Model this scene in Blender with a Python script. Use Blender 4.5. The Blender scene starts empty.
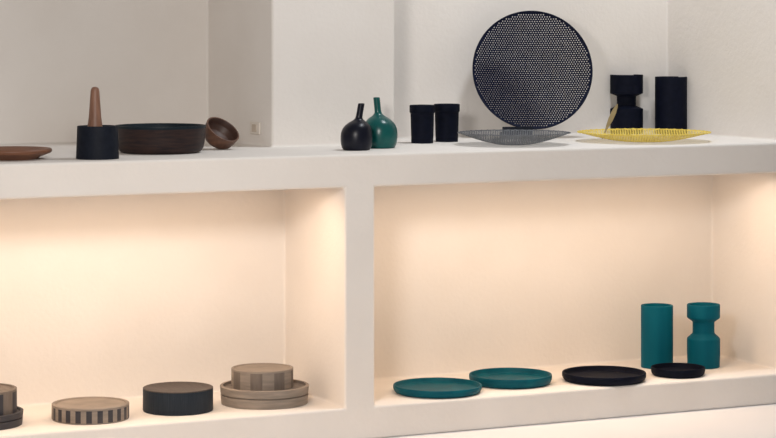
import bpy, bmesh, math, random
from mathutils import Vector, Matrix
random.seed(3)
scene = bpy.context.scene
scene.view_settings.view_transform = 'Standard'
COL = scene.collection

# ---------------- camera model ----------------
F = 2311.0
TH = math.radians(25.7)
HC = 1.272
Y0 = 6.34
CS, SN = math.cos(TH), math.sin(TH)
cam = bpy.data.cameras.new("camera")
camo = bpy.data.objects.new("camera", cam)
COL.objects.link(camo)
camo.location = (0, 0, HC)
camo.rotation_euler = (math.pi/2, 0, -TH)
cam.sensor_width = 36
cam.lens = F/776*36
cam.shift_y = -199/776
cam.clip_end = 100
scene.camera = camo

def ray(px, py):
    u = px-388; v = 20-py
    return (SN*F+CS*u, CS*F-SN*u, v)
def x_at(px, depth):
    d = ray(px, 20); t = (Y0+depth)/d[1]
    return d[0]*t
def base(px, pyb, w, zp):
    """shelf position of a round thing whose lowest outline point is pyb and width w"""
    v = pyb-20
    vc = v/(1+0.5*w/F)
    d = ray(px, 20+vc)
    t = (zp-HC)/d[2]
    return d[0]*t, d[1]*t, t, vc/F   # x, y, metres per pixel, ellipse ratio

Z_N, Z_T, Z_S = HC-1.172, HC-0.506, HC-0.406

# ---------------- materials ----------------
def lin(c):
    c = c/255
    return c/12.92 if c <= .04045 else ((c+.055)/1.055)**2.4
def rgb(r, g, b): return (lin(r), lin(g), lin(b), 1)

def mat(name, c1, c2=None, rough=.6, scale=20, bump=0.0, bscale=120, stretch=(1,1,1), spec=.5, bdist=.004):
    m = bpy.data.materials.new(name); m.use_nodes = True
    nt = m.node_tree; N = nt.nodes; L = nt.links
    b = N["Principled BSDF"]
    b.inputs["Roughness"].default_value = rough
    b.inputs["Specular IOR Level"].default_value = spec
    tc = N.new("ShaderNodeTexCoord"); mp = N.new("ShaderNodeMapping")
    mp.inputs["Scale"].default_value = stretch
    L.new(tc.outputs["Object"], mp.inputs["Vector"])
    n = N.new("ShaderNodeTexNoise"); n.inputs["Scale"].default_value = scale
    n.inputs["Detail"].default_value = 5
    L.new(mp.outputs[0], n.inputs["Vector"])
    r = N.new("ShaderNodeValToRGB")
    r.color_ramp.elements[0].position = .3; r.color_ramp.elements[1].position = .7
    r.color_ramp.elements[0].color = c1; r.color_ramp.elements[1].color = c2 or c1
    L.new(n.outputs["Fac"], r.inputs[0]); L.new(r.outputs[0], b.inputs["Base Color"])
    if bump:
        n2 = N.new("ShaderNodeTexNoise"); n2.inputs["Scale"].default_value = bscale
        n2.inputs["Detail"].default_value = 4
        L.new(mp.outputs[0], n2.inputs["Vector"])
        bp = N.new("ShaderNodeBump"); bp.inputs["Strength"].default_value = bump
        bp.inputs["Distance"].default_value = bdist
        L.new(n2.outputs["Fac"], bp.inputs["Height"]); L.new(bp.outputs[0], b.inputs["Normal"])
    return m

M_WALL = mat("plaster", rgb(228,222,216), rgb(234,229,224), rough=.95, scale=3, bump=.25, bscale=70, spec=.1)
M_FLOOR = mat("pale_floor", rgb(230,226,224), rgb(236,232,230), rough=.7, scale=2, bump=.1, spec=.3)
M_BLACK = mat("blue_black_stoneware", rgb(4,9,24), rgb(9,14,32), rough=.65, scale=60, bump=.1, spec=.12)
M_MORT = mat("dark_slate", rgb(14,19,30), rgb(22,27,38), rough=.6, scale=40, bump=.15, spec=.15)
M_TEAL = mat("teal_wood", rgb(0,82,102), rgb(0,96,114), rough=.6, scale=18, stretch=(1,1,.15), bump=.08, spec=.12)
M_TEALP = mat("teal_plate", rgb(0,76,92), rgb(0,90,104), rough=.5, scale=25, spec=.15)
M_GREEN = mat("green_glaze", rgb(2,70,70), rgb(4,88,84), rough=.28, scale=20, spec=.4)
M_INK = mat("ink_glaze", rgb(4,7,22), rgb(6,11,30), rough=.35, scale=20, spec=.3)
M_WOOD = mat("orange_wood", rgb(104,66,48), rgb(130,86,60), rough=.5, scale=14, stretch=(1,1,6), bump=.08)
M_POT = mat("brown_wood", rgb(80,54,42), rgb(110,74,54), rough=.5, scale=14, stretch=(1,1,6), bump=.08)
M_PEST = mat("pestle_wood", rgb(112,78,62), rgb(136,98,78), rough=.5, scale=25, stretch=(3,3,.5), bump=.05)
M_DWOOD = mat("dark_wood", rgb(34,28,32), rgb(60,44,40), rough=.5, scale=16, stretch=(1,1,8), bump=.08, spec=.2)
M_BOWLIN = mat("slate_teal_lacquer", rgb(16,27,36), rgb(22,35,44), rough=.5, scale=16, spec=.2)
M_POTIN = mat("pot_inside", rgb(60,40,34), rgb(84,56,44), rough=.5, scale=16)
M_OAK = mat("pale_oak", rgb(132,122,113), rgb(156,144,133), rough=.6, scale=14, stretch=(1,1,7), bump=.12, spec=.3)
M_OAK2 = mat("brown_oak", rgb(104,95,88), rgb(124,113,105), rough=.6, scale=14, stretch=(6,1,1), bump=.12, spec=.3)
M_STR = mat("dark_inlay", rgb(46,46,54), rgb(60,58,64), rough=.6, scale=30)
M_CHAR = mat("charcoal_wood", rgb(30,38,48), rgb(44,53,63), rough=.6, scale=60, stretch=(6,6,.3), bump=.3, bscale=60, spec=.2)
M_CHARTOP = mat("grey_brown_lid", rgb(72,66,64), rgb(88,80,76), rough=.6, scale=20, stretch=(6,1,1), bump=.1, spec=.3)
M_NAVY = mat("navy_metal", rgb(12,18,40), rgb(18,25,48), rough=.6, scale=30, spec=.12)
M_GREY = mat("grey_metal", rgb(90,93,98), rgb(108,111,116), rough=.45, scale=30)
M_YEL = mat("yellow_metal", rgb(220,190,70), rgb(232,208,98), rough=.5, scale=30)
M_SOCK = mat("socket_plastic", rgb(222,214,204), rgb(226,218,208), rough=.5, scale=10)
M_SOCK2 = mat("socket_inset", rgb(196,182,166), rgb(200,186,170), rough=.5, scale=10)
M_BRASS = mat("pale_brass", rgb(142,126,94), rgb(158,142,108), rough=.5, scale=30)

# ---------------- object helpers ----------------
def link(name, me, mats, loc=(0,0,0), rot=(0,0,0), parent=None, label=None, cat=None, group=None):
    o = bpy.data.objects.new(name, me)
    for m in mats: me.materials.append(m)
    COL.objects.link(o)
    o.location = loc; o.rotation_euler = rot
    if parent: o.parent = parent
    if label: o["label"] = label
    if cat: o["category"] = cat
    if group: o["group"] = group
    return o
def empty(name, loc, label, cat, group=None, rot=(0,0,0)):
    e = bpy.data.objects.new(name, None); e.empty_display_size = .05
    COL.objects.link(e); e.location = loc; e.rotation_euler = rot
    e["label"] = label; e["category"] = cat
    if group: e["group"] = group
    return e

def lathe(prof, seg=72, off=None, matfn=None, name="mesh", sharp_deg=50):
    vs, fs, mi, ring = [], [], [], []
    for i, (r, z) in enumerate(prof):
        ox = off(z) if off else 0
        if r < 1e-6:
            ring.append([len(vs)]); vs.append((ox, 0, z))
        else:
            ring.append(list(range(len(vs), len(vs)+seg)))
            for k in range(seg):
                a = 2*math.pi*k/seg
                vs.append((ox+r*math.cos(a), r*math.sin(a), z))
    for i in range(len(prof)-1):
        A, B = ring[i], ring[i+1]
        for k in range(seg):
            k2 = (k+1) % seg
            if len(A) == 1 and len(B) == 1: continue
            if len(A) == 1: f = (A[0], B[k2], B[k])
            elif len(B) == 1: f = (A[k], A[k2], B[0])
            else: f = (A[k], A[k2], B[k2], B[k])
            fs.append(f); mi.append(matfn(k, i) if matfn else 0)
    me = bpy.data.meshes.new(name); me.from_pydata(vs, [], fs); me.update()
    for p, m in zip(me.polygons, mi): p.material_index = m; p.use_smooth = True
    sharp = set()
    for i in range(1, len(prof)-1):
        a = Vector((prof[i][0]-prof[i-1][0], prof[i][1]-prof[i-1][1]))
        b = Vector((prof[i+1][0]-prof[i][0], prof[i+1][1]-prof[i][1]))
        if a.length > 0 and b.length > 0 and a.angle(b) > math.radians(sharp_deg): sharp.add(i)
    idx = {}
    for i in sharp:
        for v in ring[i]: idx[v] = i
    for e in me.edges:
        a, b = e.vertices
        if a in idx and b in idx and idx[a] == idx[b]: e.use_edge_sharp = True
    return me

def rnd(pts, r=.0015, n=3):
    out = [pts[0]]
    for i in range(1, len(pts)-1):
        p = Vector(pts[i]); a = Vector(pts[i-1])-p; b = Vector(pts[i+1])-p
        rr = min(r, a.length*.45, b.length*.45)
        if a.length < 1e-6 or b.length < 1e-6 or a.angle(b) > math.radians(160):
            out.append(pts[i]); continue
        A = p+a.normalized()*rr; B = p+b.normalized()*rr
        for k in range(n+1):
            t = k/n
            q = A*(1-t)**2 + p*2*t*(1-t) + B*t*t
            out.append((q.x, q.y))
    out.append(pts[-1])
    return out
def catmull(pr, lo, hi, n=4):
    out=[]
    for i in range(len(pr)-1):
        p0=Vector(pr[max(i-1,0)]);p1=Vector(pr[i]);p2=Vector(pr[i+1]);p3=Vector(pr[min(i+2,len(pr)-1)])
        if lo<=i<hi:
            for k in range(n):
                t=k/n
                qv=.5*((2*p1)+(p2-p0)*t+(2*p0-5*p1+4*p2-p3)*t*t+(3*p1-p0-3*p2+p3)*t**3)
                out.append((max(qv.x,.0005),max(qv.y,0)))
        else: out.append(pr[i])
    out.append(pr[-1])
    return out

# ---------------- masonry ----------------
XL = x_at(-330, 0); XR = x_at(790, 0)
PL, PR = x_at(272, .46), x_at(395, .46)
ML, MR = x_at(345, 0), x_at(375, 0)
LD = 1.02
xs = sorted([XL-.6, XL, PL, PR, ML, MR, XR, XR+.8])
ys = [0, .46, .75, LD, 1.25]
zs = [0, Z_N, Z_T, Z_S, 2.7]
def filled(x, y, z):
    if x < XL or x > XR: return True
    if z < Z_N: return True
    if z < Z_T:
        return y > .46 or (ML < x < MR)
    if z < Z_S: return True
    if x < PL: return y > LD
    if x < PR: return y > .46
    return y > .75
def voxel(xs, ys, zs):
    nx, ny, nz = len(xs)-1, len(ys)-1, len(zs)-1
    fill = lambda i,j,k: 0 <= i < nx and 0 <= j < ny and 0 <= k < nz and filled((xs[i]+xs[i+1])/2, (ys[j]+ys[j+1])/2, (zs[k]+zs[k+1])/2)
    V = {}; vs = []; fs = []
    def vi(i,j,k):
        if (i,j,k) not in V:
            V[(i,j,k)] = len(vs); vs.append((xs[i], Y0+ys[j], zs[k]))
        return V[(i,j,k)]
    for i in range(nx):
        for j in range(ny):
            for k in range(nz):
                if not fill(i,j,k): continue
                if not fill(i-1,j,k): fs.append([vi(i,j,k),vi(i,j,k+1),vi(i,j+1,k+1),vi(i,j+1,k)])
                if not fill(i+1,j,k): fs.append([vi(i+1,j,k),vi(i+1,j+1,k),vi(i+1,j+1,k+1),vi(i+1,j,k+1)])
                if not fill(i,j-1,k): fs.append([vi(i,j,k),vi(i+1,j,k),vi(i+1,j,k+1),vi(i,j,k+1)])
                if not fill(i,j+1,k): fs.append([vi(i,j+1,k),vi(i,j+1,k+1),vi(i+1,j+1,k+1),vi(i+1,j+1,k)])
                if not fill(i,j,k-1): fs.append([vi(i,j,k),vi(i,j+1,k),vi(i+1,j+1,k),vi(i+1,j,k)])
                if not fill(i,j,k+1): fs.append([vi(i,j,k+1),vi(i+1,j,k+1),vi(i+1,j+1,k+1),vi(i,j+1,k+1)])
    me = bpy.data.meshes.new("wall"); me.from_pydata(vs, [], fs); me.update()
    return me
me = voxel(xs, ys, zs)
bm = bmesh.new(); bm.from_mesh(me)
bmesh.ops.dissolve_limit(bm, angle_limit=.01, verts=bm.verts, edges=bm.edges)
bm.to_mesh(me); bm.free()
wall = link("wall_back", me, [M_WALL]); wall["kind"] = "structure"
wall["label"] = "white plaster wall with display ledge and two niches"
bv = wall.modifiers.new("bevel", "BEVEL"); bv.width = .008; bv.segments = 4; bv.limit_method = 'ANGLE'
fm = bpy.data.meshes.new("floor")
fm.from_pydata([(-3,-1,0),(XR+.8,-1,0),(XR+.8,Y0+1.15,0),(-3,Y0+1.15,0),(-3,-1,-.1),(XR+.8,-1,-.1),(XR+.8,Y0+1.15,-.1),(-3,Y0+1.15,-.1)],[],
   [(0,1,2,3),(4,7,6,5),(0,4,5,1),(1,5,6,2),(2,6,7,3),(3,7,4,0)])
fl = link("floor", fm, [M_FLOOR]); fl["kind"] = "structure"; fl["label"] = "pale smooth floor"

# ---------------- plates ----------------
def plate(px0, px1, pyt, pyb, zp, m, label, group, name="plate"):
    w = px1-px0
    x, y, s, r = base((px0+px1)/2, pyb, w*.95, zp)
    R = w/2*s; h = max(.014, (pyb-pyt-r*w*.9)*s)
    prof = [(0,0),(R*.90,0),(R*.965,h*.18),(R*.995,h*.5),(R,h*.8),(R*.992,h*.97),(R*.975,h),(R*.955,h*.96),(R*.94,h*.7),(R*.92,h*.5),(R*.88,h*.42),(0,h*.4)]
    return link(name, lathe(rnd(prof,.0015), 96), [m], (x,y,zp), label=label, cat="plate", group=group)
G1 = "shallow plates in the niche"
plate(393,482,378,399,Z_N,M_TEALP,"shallow teal round plate with raised rim beside another teal plate",G1)
plate(469,552,368,389.5,Z_N,M_TEALP,"shallow teal round plate between teal and black plates",G1)
plate(562,646,366,386.5,Z_N,M_BLACK,"shallow blue-black round plate with raised rim",G1)
plate(651,705,363,379,Z_N,M_BLACK,"small blue-black round plate in front of teal vases",G1)

x,y,s,r = base(10,161,60,Z_S); R=42*s; h=11*s
link("plate", lathe(rnd([(0,0),(R*.62,0),(R*.72,h*.25),(R*.97,h*.6),(R,h*.8),(R*.97,h),(R*.9,h*.95),(R*.7,h*.6),(0,h*.5)],.002),96),[M_WOOD],(x,y,Z_S),
     label="orange-brown turned wooden plate with narrow foot", cat="plate")

# ---------------- vases ----------------
def vase_cyl(px0,px1,pyt,pyb,zp,m,label,group):
    w=px1-px0; x,y,s,r = base((px0+px1)/2,pyb,w,zp); R=w/2*s; h=(pyb-pyt-r*w*.9)*s
    p=[(0,0),(R,0),(R,h),(R*.86,h),(R*.84,h*.08),(0,h*.06)]
    return link("vase", lathe(rnd(p,.0025)),[m],(x,y,zp),label=label,cat="vase",group=group)
def vase_notch(px0,px1,pyt,pyb,zp,m,label,group,a,b,c,d,neck,rd=.004,sd=50):
    w=px1-px0; x,y,s,r = base((px0+px1)/2,pyb,w,zp); R=w/2*s; H=(pyb-pyt-r*w*.9)*s
    z=lambda q: H-(q-pyt)*s
    n=R*neck
    p=[(0,0),(R*.97,0),(R,z(d)*.5),(R,z(d)),(n,z(c)),(n,z(b)),(R,z(a)),(R,H),(R*.84,H),(R*.8,z(a)),(n*.8,z(b)),(n*.8,z(c)),(R*.8,z(d)),(R*.8,H*.06),(0,H*.05)]
    return link("vase", lathe(rnd(p,rd) if rd>.001 else p,sharp_deg=sd),[m],(x,y,zp),label=label,cat="vase",group=group)
vase_cyl(641,673,303,369.5,Z_N,M_TEAL,"tall teal cylinder vase behind the small black plate","teal vases in the niche")
vase_notch(687,720,302,369.5,Z_N,M_TEAL,"teal vase with pinched neck beside cylinder vase","teal vases in the niche",315.5,319.5,331,336,.66)
vase_cyl(655,687,76,134.5,Z_S,M_BLACK,"blue-black cylinder vase behind the yellow tray","black vases on the ledge")
vase_notch(610,643,74,134.5,Z_S,M_BLACK,"blue-black vase with pinched waist behind yellow tray","black vases on the ledge",92.5,95.5,105,108,.58,.0005,25)

# ---------------- mortar and pestle ----------------
x,y,s,r = base(97.5,160,43,Z_S); R=21.5*s; h=33*s
link("mortar", lathe(rnd([(0,0),(R,0),(R*.99,h*.1),(R*.94,h),(R*.8,h),(R*.76,h*.5),(R*.55,h*.32),(0,h*.3)],.002)),[M_MORT],(x,y,Z_S),
     label="dark slate mortar holding a wooden pestle", cat="mortar")
z0=h*.3+.002; ph=(160-87)*s-z0-.003
pr=[(0,0),(8*s,.0),(8.5*s,.01),(7.6*s,ph*.35),(6.3*s,ph*.5),(5.2*s,ph*.75),(4.4*s,ph*.93),(3.7*s,ph*.975),(2.2*s,ph*.995),(0,ph)]
link("pestle", lathe(rnd(pr,.003),48),[M_PEST],(x-2.5*s*CS,y+2.5*s*SN,Z_S+z0),label="conical reddish wooden pestle standing in the mortar",cat="pestle")

# ---------------- large bowl ----------------
x,y,s,r = base(160.5,155,84,Z_S); R=45.5*s; h=27.5*s
P=[(0,0),(R*.80,0),(R*.88,h*.05),(R*.94,h*.18),(R*.97,h*.4),(R*.99,h*.9),(R,h*.94),(R*.995,h),(R*.96,h),(R*.93,h*.9),(R*.9,h*.3),(R*.75,h*.1),(0,h*.08)]
link("bowl", lathe(P,96,matfn=lambda k,i: 1 if i>=5 else 0),[M_DWOOD,M_BOWLIN],(x,y,Z_S),label="wide dark wooden bowl with slate-blue lacquered rim",cat="bowl")

# ---------------- tipped wooden bowl ----------------
x,y,s,r = base(223,151,24,Z_S); R=18.4*s; h=18*s
P=[(0,0),(R*.42,0),(R*.68,h*.09),(R*.87,h*.32),(R*.96,h*.65),(R,h),(R*.91,h),(R*.86,h*.65),(R*.7,h*.36),(R*.4,h*.24),(0,h*.22)]
P2=rnd(P,.0012,2)
zi=max(range(len(P2)),key=lambda i:P2[i][1])
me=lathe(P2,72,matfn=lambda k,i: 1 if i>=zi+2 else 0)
rt=Vector((CS,-SN,0)); fw=Vector((SN,CS,0)); up=Vector((0,0,1))
ax=(rt*.50+up*.76-fw*.42).normalized()
q=Vector((0,0,1)).rotation_difference(ax)
me.transform(q.to_matrix().to_4x4())
mz=min(v.co.z for v in me.vertices)
us=[v.co.dot(rt) for v in me.vertices]; fs_=[v.co.dot(fw) for v in me.vertices]
cu=(min(us)+max(us))/2; cf=(min(fs_)+max(fs_))/2
tr=-(rt*cu+fw*cf); tr.z=-mz
me.transform(Matrix.Translation(tr))
link("small_bowl", me,[M_POT,M_POTIN],(x+4.5*s,y+.05,Z_S),label="small brown wooden bowl tipped against the large dark bowl",cat="bowl")

# ---------------- flasks ----------------
def flask(px0,px1,pyt,pyb,neckpx,m,label,lean):
    w=px1-px0; x,y,s,r=base((px0+px1)/2,pyb,w*.8,Z_S); R=w/2*s*1.03; H=(pyb-pyt)*s
    bh=R*1.80
    pr=[(0,0),(R*.74,0),(R*.89,bh*.07),(R*.975,bh*.22),(R,bh*.44),(R*.96,bh*.64),(R*.84,bh*.81),(R*.63,bh*.94),(R*.38,bh*1.03),(R*.25,bh*1.10),(3.4*s,bh*1.19),(3.3*s,H*.9),(3.3*s,H*.99),(2.6*s,H),(2.0*s,H*.98),(1.7*s,bh*1.1),(0,bh*1.08)]
    o=(neckpx-(px0+px1)/2)*s
    def off(z):
        t=max(0,min(1,(z/H-.35)/.4)); t=t*t*(3-2*t)
        return o*t + (z/H-.7)*lean*s*(z>H*.7)
    return link("bottle", lathe(catmull(pr,1,11),64,off=off),[m],(x,y,Z_S),rot=(0,0,-TH),label=label,cat="bottle",group="bulb bottles on the ledge")
flask(341,372,104,150.8,359,M_INK,"small ink-blue glazed bulb bottle with slim neck",8)
flask(363.5,397,98,148.7,378,M_GREEN,"dark green glazed bulb bottle with slim neck beside ink bottle",-5)

# ---------------- cups ----------------
def cup(px0,px1,pyt,pyb):
    w=px1-px0; x,y,s,r=base((px0+px1)/2,pyb,w,Z_S); R=w/2*s; h=(pyb-pyt-.6)*s
    P=[(0,0),(R*.86,0),(R*.89,h*.3),(R*.93,h*.78),(R,h*.81),(R,h*.98),(R*.96,h),(R*.86,h),(R*.8,h*.76),(R*.74,h*.08),(0,h*.06)]
    link("cup",lathe(rnd(P,.0015)),[M_BLACK],(x,y,Z_S),label="blue-black stoneware cup with thicker rim band",cat="cup",group="pair of cups on the ledge")
cup(409.5,435,105,143.8); cup(433.8,459.8,104,142.3)

# ---------------- perforated trays ----------------
def perf(R, pitch, hole, prof, thick, rim, name="mesh", bead=0, margin=.55):
    bm=bmesh.new(); V={}
    def vert(x,y):
        r=math.hypot(x,y)
        if r>R: x*=R/r; y*=R/r
        k=(round(x*20000),round(y*20000))
        if k not in V:
            V[k]=bm.verts.new((x,y,prof(min(r,R))))
        return V[k]
    n=int(R/pitch*1.3)+2
    H=pitch/math.sqrt(3)
    for j in range(-n,n+1):
        for i in range(-n,n+1):
            cx=(i+.5*(j%2))*pitch; cy=j*pitch*math.sqrt(3)/2
            rc=math.hypot(cx,cy)
            if rc>R+pitch*.3: continue
            o=[];a=[]
            for k in range(6):
                an=math.radians(60*k+30)
                o.append((cx+H*math.cos(an),cy+H*math.sin(an)))
                a.append((cx+H*hole*math.cos(an),cy+H*hole*math.sin(an)))
            if rc>R-pitch*margin:
                try: bm.faces.new([vert(*p) for p in dict.fromkeys(o)])
                except ValueError: pass
                continue
            for k in range(6):
                k2=(k+1)%6
                try: bm.faces.new([vert(*o[k]),vert(*o[k2]),vert(*a[k2]),vert(*a[k])])
                except ValueError: pass
    bmesh.ops.recalc_face_normals(bm,faces=bm.faces)
    bmesh.ops.solidify(bm,geom=bm.faces[:],thickness=thick)
    S=192;T=8;zr=prof(R);rings=[]
    for i in range(S):
        a=2*math.pi*i/S; ring=[]
        rr=rim*(1+bead*max(0,math.cos(i*math.pi/2)))
        for k in range(T):
            b=2*math.pi*k/T
            ring.append(bm.verts.new(((R+rr*math.cos(b))*math.cos(a),(R+rr*math.cos(b))*math.sin(a),zr+rr*math.sin(b))))
        rings.append(ring)
    for i in range(S):
        A=rings[i];B=rings[(i+1)%S]
        for k in range(T): bm.faces.new([A[k],A[(k+1)%T],B[(k+1)%T],B[k]])
    me=bpy.data.meshes.new(name); bm.to_mesh(me); bm.free()
    return me
def tray(px0,px1,pyt,pyb,m,label,rim,basew,pitch,hole,flat,pw,bead):
    w=px1-px0; x,y,s,r=base((px0+px1)/2,pyb,basew,Z_S)
    R=w/2*s; h=(pyb-pyt-basew*r/2-w*r/2)*s
    def pf(q):
        t=min(1,max(0,(q/R-flat)/(1-flat)))
        return .002+(h-.004)*t**pw
    me=perf(R,pitch*s,hole,pf,.0005,rim,bead=bead)
    mz=min(v.co.z for v in me.vertices); me.transform(Matrix.Translation((0,0,-mz)))
    return link("tray",me,[m],(x,y,Z_S),label=label,cat="tray",group="perforated metal trays")
t1=tray(458,570,128.5,146,M_GREY,"grey perforated metal dish tray in front of upright disc",.0012,50,2.7,.66,.22,1.4,.8)
t2=tray(578,710,127.5,143,M_YEL,"yellow perforated metal dish tray in front of vases",.0014,66,3.0,.68,.30,1.4,1.0)
# upright disc
R=.2055
def pf(q): return .026*(q/R)**2.2
me=perf(R,.0086,.44,pf,.0016,.0024,margin=.7)
lean=math.radians(12); yaw=math.radians(-22)
ddep=.57; d=ray(535,20); t=(Y0+ddep)/d[1]; s=t
xc=d[0]*t; zb=HC-(132-20)*t+.004
nx=Vector((math.sin(yaw),-math.cos(yaw),0))
disc=link("tray",me,[M_NAVY],(xc-nx.x*R*math.sin(lean),Y0+ddep-nx.y*R*math.sin(lean)+.012,zb+R*math.cos(lean)+.002),rot=(math.pi/2-lean,0,yaw),
          label="large navy perforated metal disc leaning upright on ledge",cat="tray",group="perforated metal trays")
def boxmesh(x0,x1,y0,y1,z0,z1,bev=.001):
    bm=bmesh.new(); bmesh.ops.create_cube(bm,size=1)
    for v in bm.verts:
        v.co=Vector(((x0+x1)/2+v.co.x*(x1-x0),(y0+y1)/2+v.co.y*(y1-y0),(z0+z1)/2+v.co.z*(z1-z0)))
    bmesh.ops.bevel(bm,geom=bm.edges[:],offset=bev,segments=2,affect='EDGES',profile=.5)
    me=bpy.data.meshes.new("box"); bm.to_mesh(me); bm.free(); return me
so=.065
st=empty("plate_stand",(xc-so*math.cos(yaw),Y0+ddep-so*math.sin(yaw),Z_S),"small dark stand holding the upright perforated disc","stand",rot=(0,0,yaw))
hb=zb-Z_S-.006
link("base",boxmesh(-.052,.052,-.045,.05,0,hb),[M_MORT],parent=st)
link("lip",boxmesh(-.052,.052,-.045,-.038,hb,hb+.022),[M_MORT],parent=st)

# brass spatula leaning on the waisted vase
bm=bmesh.new()
x,y,s,r=base(604,139,10,Z_S)
pts=[(0,.6),(8,.8),(14,2.0),(21,3.0),(29,3.0),(35,1.8),(38,.5)]
Ls=[]
for (l,w) in pts:
    Ls.append([bm.verts.new((-w*s*.8,0,l*s)),bm.verts.new((w*s*.8,0,l*s))])
for a,b in zip(Ls,Ls[1:]): bm.faces.new([a[0],a[1],b[1],b[0]])
bmesh.ops.recalc_face_normals(bm,faces=bm.faces)
bmesh.ops.solidify(bm,geom=bm.faces[:],thickness=.0015)
me=bpy.data.meshes.new("spat"); bm.to_mesh(me); bm.free()
me.transform(Matrix.Rotation(math.radians(24),4,'Y'))
mz=min(v.co.z for v in me.vertices); me.transform(Matrix.Translation((0,0,-mz)))
link("spatula",me,[M_BRASS],(x_at(602,.445),Y0+.445,Z_S),rot=(0,0,-TH),label="slim pale brass leaf-shaped spatula leaning against black vase",cat="spatula")

# ---------------- wall socket ----------------
dd=ray(256,128); t=PL/dd[0]
ws=empty("wall_socket",(PL,dd[1]*t,HC+dd[2]*t),"small beige wall socket on plaster side wall","socket")
link("plate",boxmesh(-.006,0,-.04,.04,-.020,.020,.002),[M_SOCK],parent=ws)
link("socket_face",boxmesh(-.008,-.005,-.018,.018,-.012,.012,.001),[M_SOCK2],parent=ws,label="slightly darker recessed face")

# ---------------- round boxes in the lower niche ----------------
def stripe_box(px0,px1,pyt,pyb,zp,n,duty,mb,ms,ml,label,group,bandlo=.08,bandhi=.9):
    w=px1-px0; x,y,s,r=base((px0+px1)/2,pyb,w,zp); R=w/2*s; h=(pyb-pyt-r*w)*s
    e=empty("round_box",(x,y,zp),label,"box",group)
    seg=n*8
    P=[(0,0),(R*.985,0),(R*.99,h*bandlo),(R,h*bandlo+.001),(R,h*bandhi),(R*.99,h*bandhi),(0,h*bandhi)]
    link("body",lathe(P,seg,matfn=lambda k,i: 1 if (i==3 and (k%8)<duty) else 0),[mb,ms],parent=e)
    z=h*bandhi
    P=[(0,z),(R*.98,z),(R,z+.001),(R,h-.001),(R*.985,h),(R*.92,h),(R*.90,h-(h-z)*.5),(0,h-(h-z)*.55)]
    link("lid",lathe(P,96),[ml],parent=e)
GB="round wooden boxes in the niche"
stripe_box(52,129,396,425,Z_N,22,4,M_OAK,M_STR,M_OAK,"low round oak box with dark vertical inlay stripes",GB,.06,.84)
stripe_box(143,213,381,416,Z_N,40,0,M_CHAR,M_CHAR,M_CHARTOP,"charcoal ribbed round box with grey-brown lid",GB,.03,.95)
TF=.86
def tray_round(px0,px1,pyt,pyb,m1,m2,label):
    w=px1-px0; x,y,s,r=base((px0+px1)/2,pyb,w,Z_N); R=w/2*s; h=(pyb-pyt-r*w)*s
    P=[(0,0),(R*.97,0),(R*.985,h*.45),(R*.985,h*.5),(R*.95,h*.52),(R*.95,h*.56),(R*.985,h*.58),(R,h*.97),(R*.985,h),(R*.93,h),(R*.91,h*TF),(0,h*TF)]
    link("wooden_tray",lathe(P,96,matfn=lambda k,i:1 if i>=9 else 0),[m1,m2],(x,y,Z_N),label=label,cat="tray",group="round wooden trays in the niche")
    return x,y,s,h*TF+Z_N+.0005
def small_box(x,y,s,z,w,hp,mb,ms,ml,label):
    e=empty("round_box",(x,y,z),label,"box",GB); R=w/2*s; h=hp*s
    P=[(0,0),(R,0),(R,h*.9),(R*.99,h*.9),(0,h*.9)]
    link("body",lathe(P,112,matfn=lambda k,i:1 if (i==1 and (k%14)<7) else 0),[mb,ms],parent=e)
    P=[(0,h*.9),(R,h*.9),(R,h-.001),(R*.985,h),(R*.93,h),(R*.91,h*.94),(0,h*.94)]
    link("lid",lathe(P,96),[ml],parent=e)
x,y,s,zt=tray_round(220,309,377,410,M_OAK,M_OAK2,"round grooved oak tray carrying a smaller striped box")
small_box(x-1*s,y+.01,s,zt,62,19,M_OAK,M_OAK2,M_OAK,"small round oak box with broad vertical bands on tray")
x,y,s,zt=tray_round(-62,23,403,432,M_STR,M_STR,"round dark wooden tray carrying a striped box")
small_box(x,y,s,zt,72,24,M_OAK2,M_STR,M_OAK2,"dark banded round wooden box stacked on dark tray")

# ---------------- lights ----------------
def area(name,loc,rot,sx,sy,e,col,spread=180):
    l=bpy.data.lights.new(name,'AREA'); l.shape='RECTANGLE'; l.size=sx; l.size_y=sy; l.energy=e; l.color=col; l.spread=math.radians(spread)
    o=bpy.data.objects.new(name,l); COL.objects.link(o); o.location=loc; o.rotation_euler=rot
    return o
warm=(1.0,.715,.48)
for a,b in ((XL,ML),(MR,XR)):
    area("niche_strip_light",((a+b)/2,Y0+.09,Z_T-.014),(math.radians(2),0,0),(b-a)-.24,.09,4.3*(b-a)/1.3,warm,180)
def look(o,tgt):
    o.rotation_euler=(Vector(tgt)-o.location).to_track_quat('-Z','Y').to_euler()
k=area("left_key_light",(1.5,4.2,1.55),(0,0,0),.35,.35,33,(1,.95,.90)); look(k,(3.7,6.8,.95))  # unseen key added at front left to throw vase shadows into the niches
k=area("overhead_fill",(3.95,6.0,3.3),(0,0,0),.5,.3,25,(.92,.96,1),150); look(k,(3.95,6.5,.9))  # unseen overhead fill, added to brighten the ledge top and right alcove
w=bpy.data.worlds.new("world"); scene.world=w; w.use_nodes=True
w.node_tree.nodes["Background"].inputs[0].default_value=(1,.935,.87,1)
w.node_tree.nodes["Background"].inputs[1].default_value=.23
